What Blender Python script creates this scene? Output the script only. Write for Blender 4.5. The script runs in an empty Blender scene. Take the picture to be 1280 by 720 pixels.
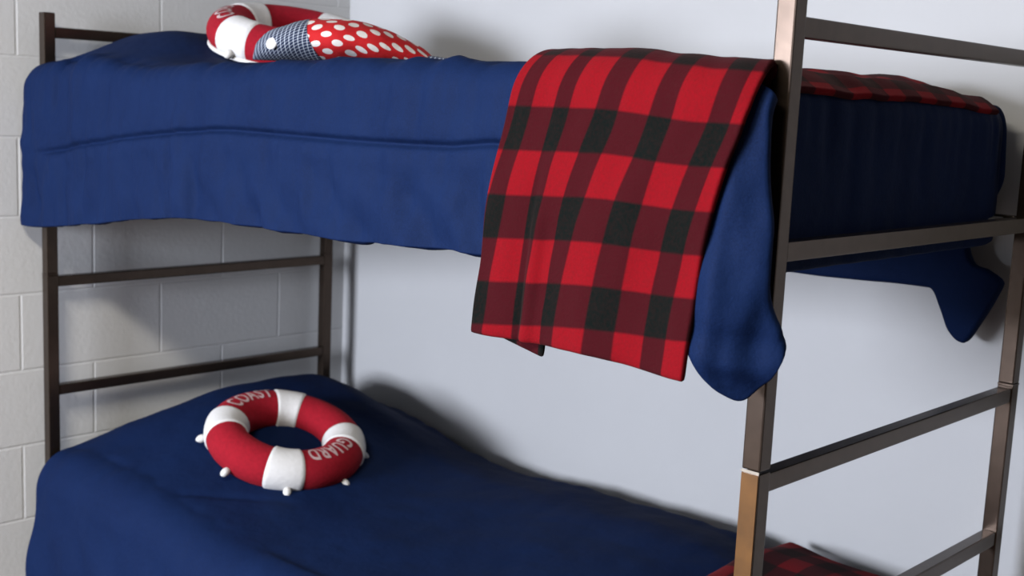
import bpy, bmesh, math, random
from mathutils import Vector, Matrix, noise
random.seed(4)
PI = math.pi
S = bpy.context.scene
COL = S.collection

# ------------------------------------------------------------------ helpers
def clamp(v, a=0.0, b=1.0): return max(a, min(b, v))
def sst(a, b, v):
    t = clamp((v-a)/(b-a)); return t*t*(3-2*t)
def lerp(a, b, t): return a+(b-a)*t
def curve(pts):
    """smooth monotone-ish interpolation through (x, y) pairs"""
    xs = [p[0] for p in pts]; ys = [p[1] for p in pts]; n = len(xs)
    m = []
    for i in range(n):
        if i == 0: m.append((ys[1]-ys[0])/(xs[1]-xs[0]))
        elif i == n-1: m.append((ys[-1]-ys[-2])/(xs[-1]-xs[-2]))
        else:
            a = (ys[i]-ys[i-1])/(xs[i]-xs[i-1]); b = (ys[i+1]-ys[i])/(xs[i+1]-xs[i])
            m.append(0 if a*b <= 0 else 2*a*b/(a+b))
    def f(x):
        if x <= xs[0]: return ys[0]
        if x >= xs[-1]: return ys[-1]
        for i in range(n-1):
            if x <= xs[i+1]: break
        h = xs[i+1]-xs[i]; t = (x-xs[i])/h
        return ((2*t**3-3*t*t+1)*ys[i] + (t**3-2*t*t+t)*h*m[i] + (-2*t**3+3*t*t)*ys[i+1] + (t**3-t*t)*h*m[i+1])
    return f
def nz(x, y, z, s=1.0): return noise.noise(Vector((x*s, y*s, z*s)))

def link(name, me, mat=None, parent=None, smooth=True):
    o = bpy.data.objects.new(name, me); COL.objects.link(o)
    if mat: me.materials.append(mat)
    if smooth:
        for p in me.polygons: p.use_smooth = True
    if parent: o.parent = parent
    return o
def from_bm(name, bm, mat, parent=None, smooth=False):
    bmesh.ops.recalc_face_normals(bm, faces=bm.faces)
    me = bpy.data.meshes.new(name); bm.to_mesh(me); bm.free()
    return link(name, me, mat, parent, smooth)
def tag(o, label=None, cat=None, group=None, kind=None):
    if label: o['label'] = label
    if cat: o['category'] = cat
    if group: o['group'] = group
    if kind: o['kind'] = kind
    return o
def empty(name, loc=(0, 0, 0)):
    o = bpy.data.objects.new(name, None); COL.objects.link(o); o.location = loc; o.empty_display_size = .1
    return o
def box(bm, lo, hi, bevel=0.0):
    r = bmesh.ops.create_cube(bm, size=1.0)
    for v in r['verts']:
        v.co = Vector([lerp(lo[i], hi[i], v.co[i]+.5) for i in range(3)])
    if bevel:
        es = {e for v in r['verts'] for e in v.link_edges}
        bmesh.ops.bevel(bm, geom=list(es), offset=bevel, segments=2, affect='EDGES', profile=.6)
def grid_bm(bm, pts, uvs=None, closed_u=False, closed_v=False):
    """pts[i][j] -> quads (optionally wrapped)"""
    n, m = len(pts), len(pts[0])
    V = [[bm.verts.new(p) for p in row] for row in pts]
    uvl = bm.loops.layers.uv.verify() if uvs else None
    for i in range(n if closed_u else n-1):
        for j in range(m if closed_v else m-1):
            idx = [(i, j), ((i+1) % n, j), ((i+1) % n, (j+1) % m), (i, (j+1) % m)]
            f = bm.faces.new([V[a][b] for a, b in idx])
            if uvs:
                for lp, (a, b) in zip(f.loops, idx): lp[uvl].uv = uvs[a][b]
    return V
def displaced(pts, disp):
    """push a grid of points along its own normal by disp(i, j, p)"""
    n, m = len(pts), len(pts[0])
    out = []
    for i in range(n):
        row = []
        for j in range(m):
            a = pts[min(i+1, n-1)][j]-pts[max(i-1, 0)][j]
            b = pts[i][min(j+1, m-1)]-pts[i][max(j-1, 0)]
            nn = a.cross(b)
            if nn.length > 1e-9: nn.normalize()
            row.append(pts[i][j]+nn*disp(i, j, pts[i][j]))
        out.append(row)
    return out
def tube_pts(path, rad, seg=10, closed=False):
    out = []; n = len(path)
    for i in range(n):
        a = path[(i-1) % n] if closed else path[max(i-1, 0)]
        b = path[(i+1) % n] if closed else path[min(i+1, n-1)]
        t = (b-a).normalized()
        up = Vector((0, 0, 1)) if abs(t.z) < .9 else Vector((1, 0, 0))
        s = t.cross(up).normalized(); u = s.cross(t)
        out.append([path[i]+(s*math.cos(q*2*PI/seg)+u*math.sin(q*2*PI/seg))*rad for q in range(seg)])
    return out
def cloth_mods(o, thick, offset=-1, sub=1):
    m = o.modifiers.new('thickness', 'SOLIDIFY'); m.thickness = thick; m.offset = offset; m.use_even_offset = False
    s = o.modifiers.new('soft', 'SUBSURF'); s.levels = sub; s.render_levels = sub

# ------------------------------------------------------------------ materials
def new_mat(name):
    m = bpy.data.materials.new(name); m.use_nodes = True
    nt = m.node_tree; b = nt.nodes['Principled BSDF']
    return m, nt, b
def N(nt, kind, **kw):
    n = nt.nodes.new(kind)
    for k, v in kw.items(): setattr(n, k, v)
    return n
def math_node(nt, op, a, b=None):
    n = N(nt, 'ShaderNodeMath', operation=op)
    for i, v in enumerate((a, b)):
        if v is None: continue
        if isinstance(v, (int, float)): n.inputs[i].default_value = v
        else: nt.links.new(v, n.inputs[i])
    return n.outputs[0]
def noise_col(nt, scale, detail=4, coord='Object'):
    tc = N(nt, 'ShaderNodeTexCoord'); t = N(nt, 'ShaderNodeTexNoise')
    t.inputs['Scale'].default_value = scale; t.inputs['Detail'].default_value = detail
    nt.links.new(tc.outputs[coord], t.inputs['Vector'])
    return t.outputs['Fac']
def bump(nt, b, height, dist, strength=1.0, normal=None):
    n = N(nt, 'ShaderNodeBump'); n.inputs['Distance'].default_value = dist; n.inputs['Strength'].default_value = strength
    nt.links.new(height, n.inputs['Height'])
    if normal: nt.links.new(normal, n.inputs['Normal'])
    nt.links.new(n.outputs[0], b.inputs['Normal'])
    return n.outputs[0]
K = .65     # all paints and cloths a little deeper; the exposure below makes up for it
def mix(nt, fac, a, b):
    n = N(nt, 'ShaderNodeMix', data_type='RGBA')
    def put(sock, v):
        if isinstance(v, tuple): sock.default_value = (*[c*K for c in v], 1)
        elif isinstance(v, (int, float)): sock.default_value = v
        else: nt.links.new(v, sock)
    put(n.inputs['Factor'], fac); put(n.inputs['A'], a); put(n.inputs['B'], b)
    return n.outputs['Result']
def ramp(nt, fac, a, b):
    n = N(nt, 'ShaderNodeMapRange'); n.inputs['From Min'].default_value = a; n.inputs['From Max'].default_value = b
    nt.links.new(fac, n.inputs['Value']); return n.outputs[0]
def plain(name, col, rough=.6, var=.0, scale=40, metallic=0, sheen=0, bmp=0, spec=.5):
    m, nt, b = new_mat(name)
    b.inputs['Roughness'].default_value = rough; b.inputs['Metallic'].default_value = metallic
    b.inputs['Specular IOR Level'].default_value = spec
    f = noise_col(nt, scale)
    c = mix(nt, ramp(nt, f, .3, .7), tuple(k*(1-var) for k in col), tuple(k*(1+var) for k in col))
    nt.links.new(c, b.inputs['Base Color'])
    if sheen:
        b.inputs['Sheen Weight'].default_value = sheen; b.inputs['Sheen Roughness'].default_value = .5
        b.inputs['Sheen Tint'].default_value = (*[min(1, k*2+.03) for k in col], 1)
    if bmp: bump(nt, b, f, bmp)
    return m

def navy_mat():
    m, nt, b = new_mat('navy quilted cotton')
    f1 = noise_col(nt, 9, 5); f2 = noise_col(nt, 420, 2)
    c = mix(nt, ramp(nt, f1, .3, .7), (.0034, .0096, .0380), (.0048, .0141, .053))
    c = mix(nt, ramp(nt, f2, .3, .7), c, (.0056, .0160, .062))
    nt.links.new(c, b.inputs['Base Color'])
    b.inputs['Roughness'].default_value = .72; b.inputs['Specular IOR Level'].default_value = .04
    b.inputs['Sheen Weight'].default_value = .0; b.inputs['Sheen Roughness'].default_value = .4
    b.inputs['Sheen Tint'].default_value = (.25, .45, 1, 1)
    n1 = bump(nt, b, f2, .0006, .5)
    f3 = noise_col(nt, 26, 6)
    bump(nt, b, f3, .006, .5, n1)
    return m
def plaid_mat():
    m, nt, b = new_mat('red and black buffalo plaid wool')
    uv = N(nt, 'ShaderNodeUVMap'); sp = N(nt, 'ShaderNodeSeparateXYZ')
    tn = N(nt, 'ShaderNodeTexNoise'); tn.inputs['Scale'].default_value = 70
    nt.links.new(uv.outputs[0], sp.inputs[0])
    def stripe(s):
        # soft-edged square wave: one unit of uv = one stripe
        w = math_node(nt, 'SINE', math_node(nt, 'MULTIPLY', s, PI))
        r = N(nt, 'ShaderNodeMapRange'); r.inputs['From Min'].default_value = -.1; r.inputs['From Max'].default_value = .1
        nt.links.new(w, r.inputs['Value']); return r.outputs[0]
    a = stripe(sp.outputs['X']); c = stripe(sp.outputs['Y'])
    red, mid, blk = (.185, .0036, .0078), (.041, .0034, .0060), (.0028, .0058, .0054)
    lo = mix(nt, c, blk, mid); hi = mix(nt, c, mid, red)
    col = mix(nt, a, lo, hi)
    f = noise_col(nt, 260, 3)
    col = mix(nt, math_node(nt, 'MULTIPLY', ramp(nt, f, .35, .75), .22), col, (.036, .010, .010))
    nt.links.new(col, b.inputs['Base Color'])
    b.inputs['Roughness'].default_value = .95; b.inputs['Specular IOR Level'].default_value = .03
    b.inputs['Sheen Weight'].default_value = .03; b.inputs['Sheen Tint'].default_value = (1, .5, .5, 1)
    bump(nt, b, f, .0012, .6)
    return m
def polka_mat():
    m, nt, b = new_mat('red cotton with white polka dots')
    uv = N(nt, 'ShaderNodeUVMap'); sp = N(nt, 'ShaderNodeSeparateXYZ'); nt.links.new(uv.outputs[0], sp.inputs[0])
    A, B, R_ = .044, .056, .0106
    def dots(ox, oy):
        def cell(s, p, o):
            t = math_node(nt, 'DIVIDE', math_node(nt, 'ADD', s, o+10*p), p)
            return math_node(nt, 'MULTIPLY', math_node(nt, 'SUBTRACT', math_node(nt, 'FRACT', t), .5), p)
        x = cell(sp.outputs['X'], A, ox); y = cell(sp.outputs['Y'], B, oy)
        d = math_node(nt, 'SQRT', math_node(nt, 'ADD', math_node(nt, 'MULTIPLY', x, x), math_node(nt, 'MULTIPLY', y, y)))
        return math_node(nt, 'LESS_THAN', d, R_)
    f = math_node(nt, 'MAXIMUM', dots(0, 0), dots(A/2, B/2))
    nt.links.new(mix(nt, f, (.45, .009, .012), (.66, .63, .60)), b.inputs['Base Color'])
    b.inputs['Roughness'].default_value = .85; b.inputs['Specular IOR Level'].default_value = .2
    bump(nt, b, noise_col(nt, 30, 4), .006, .4)
    return m
def gingham_mat():
    m, nt, b = new_mat('navy and white small check cotton')
    uv = N(nt, 'ShaderNodeUVMap'); sp = N(nt, 'ShaderNodeSeparateXYZ'); nt.links.new(uv.outputs[0], sp.inputs[0])
    def st(s): return math_node(nt, 'LESS_THAN', math_node(nt, 'FRACT', math_node(nt, 'DIVIDE', math_node(nt, 'ADD', s, 10), .0095)), .25)
    f = math_node(nt, 'MULTIPLY', math_node(nt, 'ADD', st(sp.outputs['X']), st(sp.outputs['Y'])), .5)
    nt.links.new(mix(nt, f, (.011, .018, .045), (.42, .46, .53)), b.inputs['Base Color'])
    b.inputs['Roughness'].default_value = .9; b.inputs['Specular IOR Level'].default_value = .15
    return m
def block_mat():
    m, nt, b = new_mat('painted concrete block')
    tc = N(nt, 'ShaderNodeTexCoord'); sp = N(nt, 'ShaderNodeSeparateXYZ'); cb = N(nt, 'ShaderNodeCombineXYZ')
    nt.links.new(tc.outputs['Object'], sp.inputs[0])
    nt.links.new(math_node(nt, 'ADD', sp.outputs['Y'], 8.0-.15+BLOCK_SHIFT), cb.inputs['X'])
    nt.links.new(math_node(nt, 'ADD', sp.outputs['Z'], 4.0-.738), cb.inputs['Y'])
    br = N(nt, 'ShaderNodeTexBrick'); br.offset = .5; br.offset_frequency = 2; br.squash = 1
    nt.links.new(cb.outputs[0], br.inputs['Vector'])
    br.inputs['Scale'].default_value = 1; br.inputs['Brick Width'].default_value = .4; br.inputs['Row Height'].default_value = .2
    br.inputs['Mortar Size'].default_value = .0045; br.inputs['Mortar Smooth'].default_value = .6
    f1 = noise_col(nt, 1.3, 3); f2 = noise_col(nt, 90, 5)
    c = mix(nt, ramp(nt, f1, .3, .7), (.73, .73, .72), (.77, .77, .76))
    c = mix(nt, math_node(nt, 'MULTIPLY', br.outputs['Fac'], .35), c, (.86, .86, .85))
    nt.links.new(c, b.inputs['Base Color'])
    b.inputs['Roughness'].default_value = .55; b.inputs['Specular IOR Level'].default_value = .3
    n1 = bump(nt, b, f2, .0012, .5)
    bump(nt, b, math_node(nt, 'SUBTRACT', 1.0, br.outputs['Fac']), .002, .6, n1)
    return m
BLOCK_SHIFT = 0.0
M = dict(
    navy=navy_mat(), plaid=plaid_mat(), polka=polka_mat(), gingham=gingham_mat(), block=block_mat(),
    wall=plain('white painted plaster', (.52, .52, .52), .6, .02, 3, bmp=.002, spec=.3),
    ceil=plain('white ceiling paint', (.45, .45, .44), .8, .02, 3),
    floor=plain('brown floor tile', (.12, .075, .04), .35, .15, 6),
    far=plain('dark panelled wall', (.10, .075, .055), .6, .15, 5),
    metal=plain('brown enamelled steel', (.092, .066, .050), .27, .12, 60, metallic=.86),
    ochre=plain('ochre reflection on enamelled steel', (.115, .050, .010), .55, .3, 18, spec=.2),  # warm reflection of the room, put into the colour
    paleline=plain('pale scuffed paint', (.33, .29, .24), .6, .1, 80),
    red=plain('dark red plush', (.28, .0055, .0155), .92, .12, 120, sheen=.08, bmp=.001, spec=.15),
    white=plain('white felt', (.66, .65, .64), .9, .03, 120, sheen=.05, bmp=.001, spec=.15),
    letter=plain('pale printed letters', (.55, .40, .40), .9, .1, 200, spec=.1),
    rope=plain('white cotton cord', (.66, .65, .63), .85, .05, 300, bmp=.001),
    button=plain('white plastic button', (.7, .7, .7), .35, .02, 50),
    board=plain('grey board', (.12, .11, .10), .8, .1, 20),
    frame=plain('white window frame', (.7, .7, .7), .4, .02, 20),
)
def emis(name, col, st):
    m, nt, b = new_mat(name)
    b.inputs['Emission Color'].default_value = (*col, 1); b.inputs['Emission Strength'].default_value = st
    f = noise_col(nt, 20); nt.links.new(mix(nt, f, (.8, .8, .8), (.85, .85, .85)), b.inputs['Base Color'])
    return m

# ------------------------------------------------------------------ layout numbers (metres)
L, W = 2.096, .88              # post centres: x = 0 / L, y = 0 / W
H = .0145                      # half post
ZR = (1.60, 1.301, .977, .693, .39)
XW, YW = -.062, 1.0            # faces of left and back walls
X1, Y0, ZC = 4.3, -4.1, 2.6   # right wall, front wall, ceiling

# ------------------------------------------------------------------ room
def wall(name, lo, hi, mat):
    bm = bmesh.new(); box(bm, lo, hi)
    return tag(from_bm(name, bm, mat), kind='structure')
wall('floor', (XW-.1, Y0-.1, -.1), (X1+.1, YW+.1, 0), M['floor'])
wall('ceiling', (XW-.1, Y0-.1, ZC), (X1+.1, YW+.1, ZC+.1), M['ceil'])
wall('wall_left', (XW-.1, Y0, 0), (XW, YW, ZC), M['block'])
wall('wall_back', (XW-.1, YW, 0), (X1+.1, YW+.1, ZC), M['wall'])
wall('wall_right', (X1, Y0, 0), (X1+.1, YW, ZC), M['far'])
WX0, WX1, WZ0, WZ1 = .0, 1.4, 1.08, 2.1
bm = bmesh.new()
box(bm, (XW-.1, Y0-.1, 0), (WX0, Y0, ZC)); box(bm, (WX1, Y0-.1, 0), (X1+.1, Y0, ZC))
box(bm, (WX0, Y0-.1, 0), (WX1, Y0, WZ0)); box(bm, (WX0, Y0-.1, WZ1), (WX1, Y0, ZC))
tag(from_bm('wall_front', bm, M['far']), kind='structure')
bm = bmesh.new()
for lo, hi in (((WX0, WZ0), (WX1, WZ0+.05)), ((WX0, WZ1-.05), (WX1, WZ1)), ((WX0, WZ0), (WX0+.05, WZ1)), ((WX1-.05, WZ0), (WX1, WZ1)), (((WX0+WX1)/2-.02, WZ0), ((WX0+WX1)/2+.02, WZ1))):
    box(bm, (lo[0], Y0-.08, lo[1]), (hi[0], Y0-.03, hi[1]), .004)
tag(from_bm('window_1', bm, M['frame']), kind='structure')

# ceiling lamp (lights the room from above the camera's side)
LAMP = (1.85, -1.55)
lamp = tag(empty('ceiling_light', (LAMP[0], LAMP[1], ZC)), 'flat white fluorescent ceiling light above the room in front of the bunk', 'ceiling light')
bm = bmesh.new(); box(bm, (-.62, -.16, -.05), (.62, .16, 0), .006); from_bm('housing', bm, M['frame'], lamp)
bm = bmesh.new(); box(bm, (-.58, -.13, -.062), (.58, .13, -.0505), .004); from_bm('diffuser', bm, emis('lit diffuser', (1, .93, .82), 2), lamp)

# ------------------------------------------------------------------ bunk bed
bed = tag(empty('bunk_bed', (L/2, W/2, 0)), 'brown metal bunk bed with ladder-like end rails standing in the corner', 'bunk bed')
def part(name, lo, hi, mat, bev=.0025, parent=bed):
    bm = bmesh.new(); box(bm, lo, hi, bev)
    for v in bm.verts: v.co -= Vector((L/2, W/2, 0))
    return from_bm(name, bm, mat, parent)
ZJ = .998
for x in (0, L):
    for y in (0, W):
        ztop = 1.648 if x == 0 else 1.69
        part('upper_post', (x-H, y-H, ZJ), (x+H, y+H, ztop), M['metal'])
        near = (x == L and y == 0)
        lp = part('lower_post', (x-H-.0003, y-H-.0003, 0), (x+H+.0003, y+H+.0003, ZJ-.004), M['metal'])
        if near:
            rf = part('reflection_face', (x-H+.001, y-H-.0013, 0), (x+H-.001, y-H-.0003, ZJ-.005), M['ochre'], .0004)  # thin plate added to paint the room's ochre reflection on this face
            rf['label'] = 'ochre room reflection painted on the front of the near post'
        e = .0016 if near else .0005
        if near: part('joint_line', (x-H, y-H-.0014, ZJ-.004), (x+H, y-H-.0002, ZJ), M['paleline'], .0004, lp)
        else: part('joint_ring', (x-H-e, y-H-e, ZJ-.004), (x+H+e, y+H+e, ZJ), M['metal'], .0005)
    for z in ZR:
        part('end_rail', (x-.0125, H, z-.0135), (x+.0125, W-H, z+.0135), M['metal'])
for z in (ZR[1], .36):
    for y in (0, W):
        part('side_rail', (H, y-.011+.012*(1 if y == 0 else -1), z-.0145), (L-H, y+.011+.012*(1 if y == 0 else -1), z+.0145), M['metal'])
    part('mattress_support', (.03, .03, z-.004), (L-.03, W-.03, z+.012), M['board'])

# ------------------------------------------------------------------ draped comforters
class Drape:
    """a profile running from the front hem, up, over the bed top and down to the back hem"""
    def __init__(s, r, yf, zt, zf, yb, zb, xmin, xmax):
        s.r, s.yf, s.zt, s.zf, s.yb, s.zb, s.xmin, s.xmax = r, yf, zt, zf, yb, zb, xmin, xmax
    def point(s, x, part, t):
        r = s.r
        if part == 'front':                     # t 0 hem .. 1 start of the rounded edge
            ztop = s.zt(x, s.yf(x, 9)+r)-r
            z = lerp(s.zf(x), ztop, t)
            return Vector((x, s.yf(x, z), z))
        if part == 'edge':
            y1 = s.yf(x, 9); zt = s.zt(x, y1+r); a = t*PI/2
            return Vector((x, y1+r-r*math.cos(a), zt-r+r*math.sin(a)))
        if part == 'top':
            y1 = s.yf(x, 9)+r; y2 = s.yb(x)-r; y = lerp(y1, y2, t)
            return Vector((x, y, s.zt(x, y)))
        if part == 'backedge':
            y2 = s.yb(x); zt = s.zt(x, y2-r); a = t*PI/2
            return Vector((x, y2-r+r*math.sin(a), zt-r+r*math.cos(a)))
        y2 = s.yb(x); zt = s.zt(x, y2-r)-r
        return Vector((x, y2+.0*t, lerp(zt, s.zb(x), t)))
    def grid(s, nx, counts):
        rows = []; info = []
        for name, n in zip(('front', 'edge', 'top', 'backedge', 'back'), counts):
            for k in range(n+1):
                if k == 0 and name != 'front': continue
                t = k/n
                p0 = s.point(L/2, name, t)      # x extent depends on where this row sits
                zr = p0.z
                lo, hi = s.xmin(name, t, zr), s.xmax(name, t, zr)
                row = []
                for i in range(nx+1):
                    u = i/nx
                    u = u+.06*math.sin(2*PI*u)*-1/ (2*PI)*2   # a little denser at both ends
                    row.append(s.point(lerp(lo, hi, u), name, t))
                rows.append(row); info.append((name, t))
        return rows, info

# ---- upper comforter
up_zf = curve([(-.04, 1.118), (.05, 1.124), (.34, 1.16), (.6, 1.198), (.78, 1.216), (1.08, 1.225), (1.25, 1.227), (1.6, 1.243), (1.85, 1.235), (1.96, 1.215), (2.015, 1.200), (2.04, 1.172), (2.065, 1.138), (2.088, 1.113), (2.106, 1.103), (2.126, 1.114), (2.146, 1.14), (2.158, 1.17), (2.164, 1.19)])
def up_yf(x, z):
    y = -.066
    if z < 5:
        y += -.012*sst(1.5, 1.2, z)*sst(-.05, .4, x)
        # the loose corner hangs forward of the near post as a rounded pouch
        lobe = sst(1.93, 2.06, x)
        y += -.028*lobe*sst(1.50, 1.25, z)*sst(1.09, 1.16, z)
    if x > 2.06: y += .052*(clamp((x-2.06)/.095)**2.2)
    if x < .03: y += .010*clamp((.03-x)/.06)**2
    return y
hump = lambda x, y: .098*sst(-.02, .16, x)*sst(.62, .24, x)*sst(-.12, .22, y)*sst(.95, .7, y)
def up_zt(x, y):
    z = lerp(1.514, 1.549, sst(-.02, 1.3, x))
    z += hump(x, y) + .006*nz(x*3, y*3, 2) + .004*sst(.2, .5, y)
    z -= sst(1.85, 2.02, x)*(.008+.012*sst(0,.5,y)+.016*sst(.5, .85, y))
    return z
up_zb = curve([(0, 1.16), (1.0, 1.14), (1.6, 1.138), (1.90, 1.148), (1.925, 1.105), (1.95, 1.066), (1.985, 1.048), (2.02, 1.10), (2.045, 1.15), (2.06, 1.187)])
def up_yb(x): return .948-.03*sst(1.93, 2.06, x)
xl_prof = curve([(1.10, -.046), (1.38, -.046), (1.44, -.040), (1.49, -.018), (1.505, .018)])
xr_prof = curve([(1.095, 2.150), (1.14, 2.155), (1.19, 2.160), (1.233, 2.153), (1.292, 2.141), (1.35, 2.137), (1.435, 2.118), (1.48, 2.111), (1.52, 2.105)])
xb_t = curve([(0, 2.03), (.25, 2.035), (.45, 1.985), (.55, 1.972), (.70, 2.018), (.90, 2.05), (1, 2.058)])
def up_xmin(name, t, z):
    if name == 'front': return lerp(xl_prof(1.12+t*.36), .0, 0)
    if name == 'edge': return lerp(xl_prof(1.48), .024, sst(0, .7, t))
    return .024
def up_xmax(name, t, z):
    if name == 'front': return xr_prof(lerp(1.19, 1.49, t))
    if name == 'edge': return lerp(xr_prof(1.49), 2.024, sst(.3, 1, t))
    if name == 'top': return 2.024
    if name == 'backedge': return lerp(2.024, 2.03, t)
    return xb_t(t)
D_up = Drape(.055, up_yf, up_zt, up_zf, up_yb, up_zb, up_xmin, up_xmax)
seam = curve([(-.03, 1.30), (.131, 1.313), (.328, 1.344), (.639, 1.382), (.933, 1.404), (1.231, 1.404), (1.52, 1.409), (1.628, 1.419), (1.9, 1.41), (2.2, 1.40)])
rows, info = D_up.grid(260, (84, 12, 34, 8, 24))
def up_wr(i, j, p):
    name, t = info[i]
    d = 0
    if name in ('front', 'edge'):
        pl = 1-sst(1.60, 1.70, p.x)*sst(2.06, 1.98, p.x)*.75        # flatter under the blanket
        g = p.z-seam(p.x)
        if p.x < 1.7:
            d -= .0105*math.exp(-(g/.0055)**2)*sst(.02, .2, p.x)
            d += .0035*math.exp(-((abs(g)-.028)/.02)**2)
        d += pl*(.0110*nz(p.x*16, 1, p.z*2.2) + .007*nz(p.x*7+3, 4, p.z*5) + .0085*nz(p.x*26, 2, p.z*14)*sst(1.42,1.3,p.z) + .005*nz(p.x*48, 3, p.z*9))
        # diagonal tension folds towards the hem
        d += pl*.008*sst(1.40, 1.24, p.z)*math.sin((p.x*1.0+p.z*.9)*38+3*nz(p.x*3, 0, 0))*sst(.5, 1.0, p.x)*sst(2.05, 1.9, p.x)
        d += -.014*math.exp(-((p.x-.165)/.010)**2)*sst(1.36, 1.45, p.z) - .014*math.exp(-((p.x-.685)/.009)**2)*sst(1.42, 1.3, p.z)
        if p.x > 1.95: d += .004*math.sin(p.z*95+p.x*20)*sst(1.25, 1.15, p.z)
    elif name == 'top': d += .004*nz(p.x*9, p.y*9, 1)
    else: d += .004*nz(p.x*14, 3, p.z*4)
    return d
rows = displaced(rows, lambda i, j, p: -up_wr(i, j, p))
for row in rows:
    for p in row: p.x = max(p.x, -.049)
bm = bmesh.new(); grid_bm(bm, rows)
# the end of the comforter, tucked down between the mattress and the end rails
pts = []
for k in range(41):
    t = k/40; row = []
    for j in range(81):
        v = j/80; y = lerp(-.012, .935, v)
        cx = .055*clamp((y-.70)/.23)**2.2
        zt = up_zt(2.02, y)
        a = clamp(t/.24)*PI/2
        z = zt-.05+.05*math.cos(a) if t < .24 else lerp(zt-.05, 1.262, (t-.24)/.76)
        x = 2.020+.052*math.sin(a)-cx
        w = sst(.06, .25, t)
        x += w*(.0035*nz(y*20, z*2, 7)+.003*nz(y*9, z*5, 3)-.003)
        x += -.007*abs(nz(y*30, z*3, 17))*sst(.08, .2, t)*sst(.75, .3, t)*1.4
        row.append(Vector((min(x, 2.078), y, z)))
    pts.append(row)
grid_bm(bm, pts)
comf = from_bm('comforter', bm, M['navy'], smooth=True)
cloth_mods(comf, .022)
tag(comf, 'navy blue quilted comforter with a stitched seam draped over the upper bunk', 'comforter', 'navy comforters on the bunk')

# ---- lower comforter
LZ = .525
lhump = lambda x, y: .150*sst(-.16, .18, x)*lerp(1,.85,sst(.2,0,y))*sst(.88, .20, x)*sst(-.25, .45, y)*sst(1.02, .70, y)
def lo_zt(x, y):
    z = .512+lhump(x, y)+.008*nz(x*2.5, y*2.5, 9)+.012*sst(.1, .5, y)
    z -= .02*sst(.7, .92, y)
    z += .028*sst(.7, 1.4, x)*sst(.3, .8, y)*sst(1.75,1.5,x)
    return z
def lo_yf(x, z):
    y = -.062
    if z < 5: y -= .03*sst(.45, .2, z)
    if x < .03: y += .03*clamp((.03-x)/.07)**2
    return y
lo_zf = curve([(-.05, .20), (.5, .17), (1.2, .19), (1.7, .2), (2.2, .15)])
lo_zb = curve([(0, .25), (2.1, .25)])
ll = curve([(.15, .034), (.30, .028), (.36, .028), (.42, .030), (.47, .036)])
def lo_xmin(name, t, z):
    if name == 'front': return ll(lerp(.17, .41, t))
    if name == 'edge': return lerp(ll(.41), .024, sst(.2, .8, t))
    return .024
def lo_xmax(name, t, z):
    if name == 'front': return lerp(2.12, 2.10, t)
    if name == 'edge': return lerp(2.10, 2.066, sst(0, .8, t))
    return 2.066
D_lo = Drape(.10, lo_yf, lo_zt, lo_zf, lambda x: .955, lo_zb, lo_xmin, lo_xmax)
rows, linfo = D_lo.grid(180, (40, 14, 60, 8, 12))
def lo_wr(i, j, p):
    name, t = linfo[i]; d = 0
    if name == 'top':
        d += .006*nz(p.x*6, p.y*6, 4)+.0025*nz(p.x*18, p.y*14, 2)
        q = (p.x-.50)-1.1*(p.y-.02)
        d += -.008*math.exp(-(q/.012)**2)*sst(.30, .1, p.y)*sst(-.05, .05, p.y)
    else:
        d += .007*nz(p.x*9, 2, p.z*3)+.005*nz(p.x*20, 2, p.z*6)
        d += .005*math.sin(p.x*30+p.z*26+4*nz(p.x*3, 1, 1))*sst(.47, .3, p.z)
    return d
rows = displaced(rows, lambda i, j, p: -lo_wr(i, j, p))
bm = bmesh.new(); grid_bm(bm, rows)
lcomf = from_bm('comforter', bm, M['navy'], smooth=True)
cloth_mods(lcomf, .022)
tag(lcomf, 'navy blue comforter spread over the lower bunk and its pillow hump', 'comforter', 'navy comforters on the bunk')

# ------------------------------------------------------------------ upper plaid blanket
A = .055*PI/2
bl_left = curve([(-.95, 1.66), (-.1, 1.688), (0, 1.695), (.10, 1.672), (.25, 1.652), (.45, 1.640)])
bl_right = curve([(-.95, 2.060), (-.06, 2.074), (.0, 2.088), (.05, 2.098), (.10, 2.090), (.16, 2.073), (.22, 2.062), (.31, 2.053), (.48, 2.046)])
def bl_base(x, d):
    r = .055
    if d < 0:
        y = up_yf(x, 9)+r-d
        z = up_zt(min(x, 2.03), min(y, .88))
        if x > 2.03: z = up_zt(2.03, y)-.030*sst(2.02, 2.08, x)
        return Vector((x, y, z))
    if d < A:
        a = PI/2-d/r; y1 = up_yf(x, 9); zt = up_zt(min(x, 2.03), y1+r)
        return Vector((x, y1+r-r*math.cos(a), zt-r+r*math.sin(a)))
    zt = up_zt(min(x, 2.03), -.02)-r; z = zt-(d-A)
    y = -.066-.020*sst(1.5, 1.3, z)-.012*sst(1.3, 1.1, z)
    return Vector((x, y, z))
cu_top = curve([(0, .6), (.046, 1), (.123, 2), (.23, 3), (.30, 4), (.425, 5), (.52, 6), (.65, 7), (.74, 8), (.877, 9), (.96, 10), (1, 10.5)])
cu_hem = curve([(0, 1), (.07, 2), (.2, 3), (.26, 4), (.35, 5), (.42, 6), (.57, 7), (.69, 8), (.81, 9), (.91, 10), (1, 11)])
ND, NU = 120, 90
DF, DB = .446, -.80
pts, uvs = [], []
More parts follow.
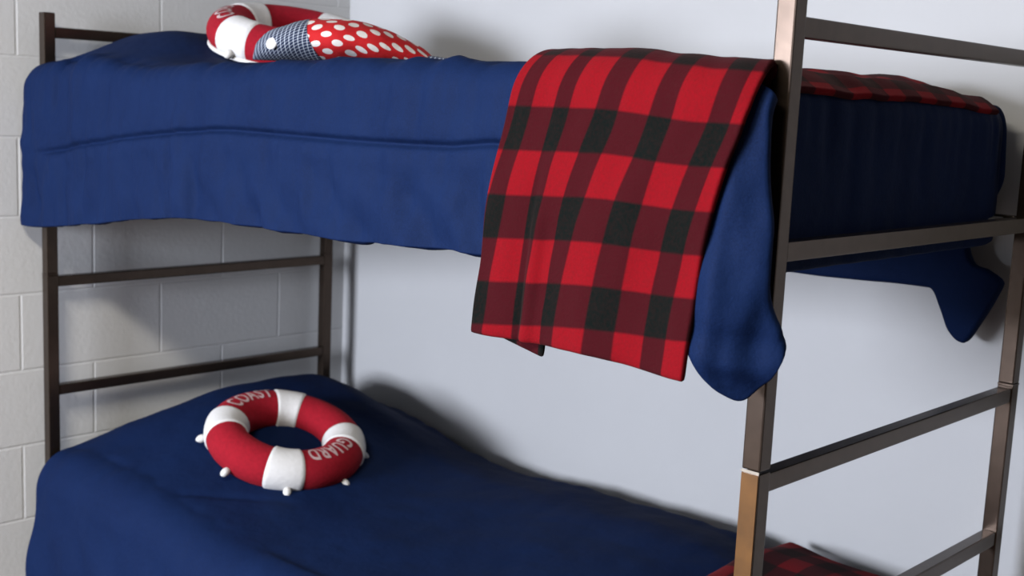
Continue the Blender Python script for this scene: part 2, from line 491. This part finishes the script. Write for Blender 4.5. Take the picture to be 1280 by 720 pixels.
for i in range(ND+1):
    row, uvr = [], []
    for j in range(NU+1):
        u = j/NU
        # hem steps down a touch where the back layer of the fold shows
        dmax = DF + .010*(1-u)-.002
        d = lerp(DB, dmax, i/ND)
        x = lerp(bl_left(d), bl_right(d), u)
        p = bl_base(x, d)
        off = .017-.008*sst(.05, -.05, d)
        f = sst(.12, .42, d)
        crease = math.exp(-((u-.235)/.022)**2)
        off += f*(-.006*sst(.30, .18, u)+.008*math.exp(-((u-.27)/.03)**2)-.005*crease)
        off += .005*f*math.sin(u*13+1)+.004*nz(u*4, d*7, 5)+.003*nz(u*11, d*16, 8)
        if d < -.02: off += .005*nz(x*5, p.y*6, 11)-.003*sst(-.02,-.1,d)
        # normal direction: forward on the drop, up on the top
        a = clamp(d/A)*PI/2
        nrm = Vector((0, -math.sin(a), math.cos(a)))
        row.append(p+nrm*off)
        # stripes bunch up at the crease on the hanging part
        cu = lerp(cu_top(u), cu_hem(u), sst(.05, .40, d))
        uvr.append((cu, 1+(d-.1015)/lerp(.0675, .0575, u)))
    pts.append(row); uvs.append(uvr)
bm = bmesh.new(); grid_bm(bm, pts, uvs)
bl = from_bm('plaid_blanket', bm, M['plaid'], smooth=True)
cloth_mods(bl, .011, 0)
tag(bl, 'red and black buffalo plaid blanket hanging over the side of the upper bunk', 'blanket', 'plaid blankets on the bunk')
# folded-under layer showing at the hem
bm = bmesh.new(); pts, uvs = [], []
for i in range(13):
    t = i/12; d = lerp(.30, DF+.006, t); row, uvr = [], []
    for j in range(13):
        u = lerp(.10, .345, j/12)
        x = lerp(bl_left(d), bl_right(d), u)
        p = bl_base(x, d); row.append(p+Vector((0, -.003, -.020*((u-.10)/.245)*t))); uvr.append((u*9.3+2, d/.0715+1))
    pts.append(row); uvs.append(uvr)
grid_bm(bm, pts, uvs)
inner = from_bm('folded_layer', bm, M['plaid'], bl, smooth=True); cloth_mods(inner, .008, 0)

# ---- lower plaid blanket, folded across the foot of the lower bed
pts, uvs = [], []
lxl = curve([(0, 1.66), (.5, 1.655), (.9, 1.63)])
for i in range(71):
    y = lerp(-.03, .935, i/70); row, uvr = [], []
    for j in range(51):
        u = j/50
        x = lerp(lxl(y), 2.055, u)
        e = min(u, 1-u)
        puff = .016*math.sqrt(clamp(e/.09))*sst(.0, .12, .935-y+.03)
        z = lo_zt(x, y)+.006+puff+.010*nz(x*6, y*6, 21)
        row.append(Vector((x, y, z))); uvr.append((u*8.6+.2, y/.0715))
    pts.append(row); uvs.append(uvr)
bm = bmesh.new(); grid_bm(bm, pts, uvs)
bl2 = from_bm('plaid_blanket', bm, M['plaid'], smooth=True); cloth_mods(bl2, .012, 1)
tag(bl2, 'red and black plaid blanket folded across the foot of the lower bunk', 'blanket', 'plaid blankets on the bunk')

# ------------------------------------------------------------------ life ring cushions
RM, RT = .148, .0505
def torus_pt(a, b, k=1.0, off=0):
    rr = RT*k+off
    return Vector(((RM+rr*math.cos(b))*math.cos(a), (RM+rr*math.cos(b))*math.sin(a), rr*math.sin(b)*.96))
def ring_puff(a):   # stuffed between the bands
    return 1+.03*abs(math.sin(2*a))
def text_mesh(body, a_mid, span, height, b_mid=PI/2):
    cu = bpy.data.curves.new('t', 'FONT'); cu.body = body; cu.size = 1; cu.offset = .022; cu.resolution_u = 3
    cu.space_character = 1.12
    to = bpy.data.objects.new('t', cu); COL.objects.link(to)
    dg = bpy.context.evaluated_depsgraph_get()
    me = bpy.data.meshes.new_from_object(to.evaluated_get(dg))
    bpy.data.objects.remove(to); bpy.data.curves.remove(cu)
    bm = bmesh.new(); bm.from_mesh(me); bpy.data.meshes.remove(me)
    for _ in range(2):
        bmesh.ops.triangulate(bm, faces=bm.faces)
        bmesh.ops.subdivide_edges(bm, edges=[e for e in bm.edges if e.calc_length() > .08], cuts=1)
    xs = [v.co.x for v in bm.verts]; ys = [v.co.y for v in bm.verts]
    x0, x1, y0, y1 = min(xs), max(xs), min(ys), max(ys)
    for v in bm.verts:
        a = a_mid+span/2-(v.co.x-x0)/(x1-x0)*span          # clockwise, tops outward
        b = b_mid+((.5-(v.co.y-y0)/(y1-y0))*height)/RT
        v.co = torus_pt(a, b, ring_puff(a), .0018)
    return bm
def life_ring(label, loc, rot, spin, text_b, rope_b, knots):
    root = empty('life_ring_cushion', loc); root.rotation_euler = rot
    tag(root, label, 'cushion', 'life ring cushions on the bunk')
    na, nb = 144, 28
    bm = bmesh.new()
    grid_bm(bm, [[torus_pt(2*PI*i/na, 2*PI*j/nb, ring_puff(2*PI*i/na+0-spin)) for j in range(nb)] for i in range(na)], closed_u=True, closed_v=True)
    from_bm('ring_body', bm, M['red'], root, True)
    hw = math.radians(15)
    for k in range(4):
        a0 = spin+k*PI/2; bm = bmesh.new(); g = []
        n = 14
        for i in range(n+1):
            a = a0-hw+2*hw*i/n; off = .0035 if 0 < i < n else -.002
            g.append([torus_pt(a, 2*PI*j/nb, ring_puff(a-spin), off) for j in range(nb)])
        grid_bm(bm, g, closed_v=True)
        from_bm('white_band', bm, M['white'], root, True)
    for body, am in (('COAST', spin+PI*.25), ('GUARD', spin+PI*.25+PI)):
        bm = text_mesh(body, am, math.radians(52), .042, text_b)
        from_bm('lettering', bm, M['letter'], root, False)
    path = []
    for i in range(120):
        a = 2*PI*i/120; path.append(torus_pt(a, math.radians(rope_b), 1.02, .003))
    bm = bmesh.new(); grid_bm(bm, tube_pts(path, .0055, 8, True), closed_u=True, closed_v=True)
    rp = from_bm('rope', bm, M['rope'], root, True)
    for k in knots:
        a = spin+k*PI/4+.06
        c = torus_pt(a, math.radians(-24), 1.0, .006); d = (torus_pt(a, math.radians(-24), 1.0, .03)-c).normalized()
        bm = bmesh.new(); bmesh.ops.create_uvsphere(bm, u_segments=14, v_segments=10, radius=.0105)
        tang = Vector((-math.sin(a), math.cos(a), 0)); up = d.cross(tang)
        for v in bm.verts:
            q = v.co.copy(); v.co = c+d*(q.x*1.35+.005)+tang*q.y*.95+up*q.z*(1.0-.25*clamp(q.x/.012))
        from_bm('rope_knot', bm, M['rope'], rp, True)
    return root
life_ring('red and white life ring cushion lying on the lower bunk comforter', (.530, .352, .621), (math.radians(1), math.radians(16.5), 0), math.radians(144), math.radians(86), -72, range(8))
life_ring('red and white life ring cushion on the upper bunk, leaning behind the fish cushion', (.50, .37, 1.608), (math.radians(4), math.radians(14), 0), math.radians(189), math.radians(70), -40, (2, 4, 6, 7))

# ------------------------------------------------------------------ stuffed fish
fish = tag(empty('fish_cushion', (.975, .15, 1.544)), 'stuffed fish cushion with polka dot body and navy checked head on the upper bunk', 'cushion')
FL = .37; fa = math.atan2(.62, .78)
fish.rotation_euler = (0, 0, fa)
fh = curve([(0, .006), (.03, .036), (.12, .062), (.22, .075), (.33, .085), (.5, .088), (.7, .076), (.85, .054), (.95, .034), (1.0, .02)])
fw = curve([(0, .006), (.04, .035), (.15, .075), (.3, .10), (.5, .11), (.7, .09), (.85, .06), (.95, .035), (1, .024)])
def fish_pt(t, th, k=1.0):
    x = (t-.5)*FL
    return Vector((x, fw(t)*k*math.cos(th), max(0, fh(t)*(.5+.5*k*math.sin(th)))))
def head_t(th): return .335+.085*(.5-.5*math.sin(th))  # seam bows toward the tail at the sides
def fish_section(t0f, t1f, n, name, mat, k=1.0):
    g, uv = [], []; nb = 40
    for i in range(n+1):
        row, uvr = [], []
        for j in range(nb+1):
            th = 2*PI*j/nb; t = lerp(t0f(th), t1f(th), i/n)
            p = fish_pt(t, th, k); p += Vector((0, 0, .003*nz(t*9, math.cos(th)*2, math.sin(th)*2)))*(1 if p.z > .01 else 0)
            row.append(p); uvr.append((t*FL, th*.075*(.5+.5*math.sin(t*PI))+.004))
        g.append(row); uv.append(uvr)
    bm = bmesh.new(); grid_bm(bm, g, uv)
    bmesh.ops.remove_doubles(bm, verts=bm.verts, dist=1e-6)
    return from_bm(name, bm, mat, fish, True)
fish_section(head_t, lambda th: 1.0, 40, 'body', M['polka'])
fish_section(lambda th: 0.0, lambda th: head_t(th)+.004, 26, 'head', M['gingham'], 1.012)
# tail: two flat stuffed lobes
pts, uvs = [], []
for side in (1,):
    for i in range(17):
        t = i/16; row, uvr = [], []
        for j in range(25):
            v = j/24*2-1
            half = lerp(.024, .085, t**.8); x = FL/2-.012+.075*t-.028*t*(1-abs(v))
            thick = .010*(1-v*v)**.5*(1-t)**.4+.002
            row.append(Vector((x, v*half, .012+thick))); uvr.append((x, v*half))
        pts.append(row); uvs.append(uvr)
bm = bmesh.new(); grid_bm(bm, pts, uvs)
tl = from_bm('tail_fin', bm, M['gingham'], fish, True); cloth_mods(tl, .010, -1)
bm = bmesh.new(); bmesh.ops.create_uvsphere(bm, u_segments=20, v_segments=12, radius=1)
th = math.radians(186); p = fish_pt(.165, th); nrm = Vector((-.25, -.9, .3)).normalized()
bt = from_bm('button_eye', bm, M['button'], fish, True)
bt.data.transform(Matrix.Diagonal((.0125, .0125, .005, 1)))
bt.data.transform(nrm.to_track_quat('Z', 'Y').to_matrix().to_4x4())
bt.data.transform(Matrix.Translation(p+nrm*.002))

# ------------------------------------------------------------------ light
w = bpy.data.worlds.new('World'); S.world = w; w.use_nodes = True
bg = w.node_tree.nodes['Background']; bg.inputs[0].default_value = (.62, .75, 1, 1); bg.inputs[1].default_value = 1.5
def area(name, loc, rot, sx, sy, power, col):
    l = bpy.data.lights.new(name, 'AREA'); l.shape = 'RECTANGLE'; l.size = sx; l.size_y = sy; l.energy = power; l.color = col
    o = bpy.data.objects.new(name, l); COL.objects.link(o); o.location = loc; o.rotation_euler = rot
    return o
area('window_daylight', ((WX0+WX1)/2, Y0-.02, (WZ0+WZ1)/2), (math.radians(90), 0, 0), WX1-WX0-.1, WZ1-WZ0-.1, 275, (.82, .87, 1))
area('lamp_light', (LAMP[0], LAMP[1], ZC-.075), (0, 0, 0), 1.1, .24, 58, (1, .93, .81))

# ------------------------------------------------------------------ camera
cd = bpy.data.cameras.new('Camera'); cam = bpy.data.objects.new('Camera', cd); COL.objects.link(cam)
cam.location = (2.96810, -1.43753, 1.49012); cam.rotation_mode = 'XYZ'
cam.rotation_euler = (1.41714, -.044769, .761934)
cd.sensor_width = 36; cd.lens = 43.0695; cd.clip_start = .02
cd.dof.use_dof = True; cd.dof.focus_distance = 1.9; cd.dof.aperture_fstop = 5.6
S.camera = cam
S.view_settings.view_transform = 'Standard'; S.view_settings.look = 'None'
S.view_settings.gamma = 1; S.view_settings.exposure = .63; S.view_settings.use_curve_mapping = False
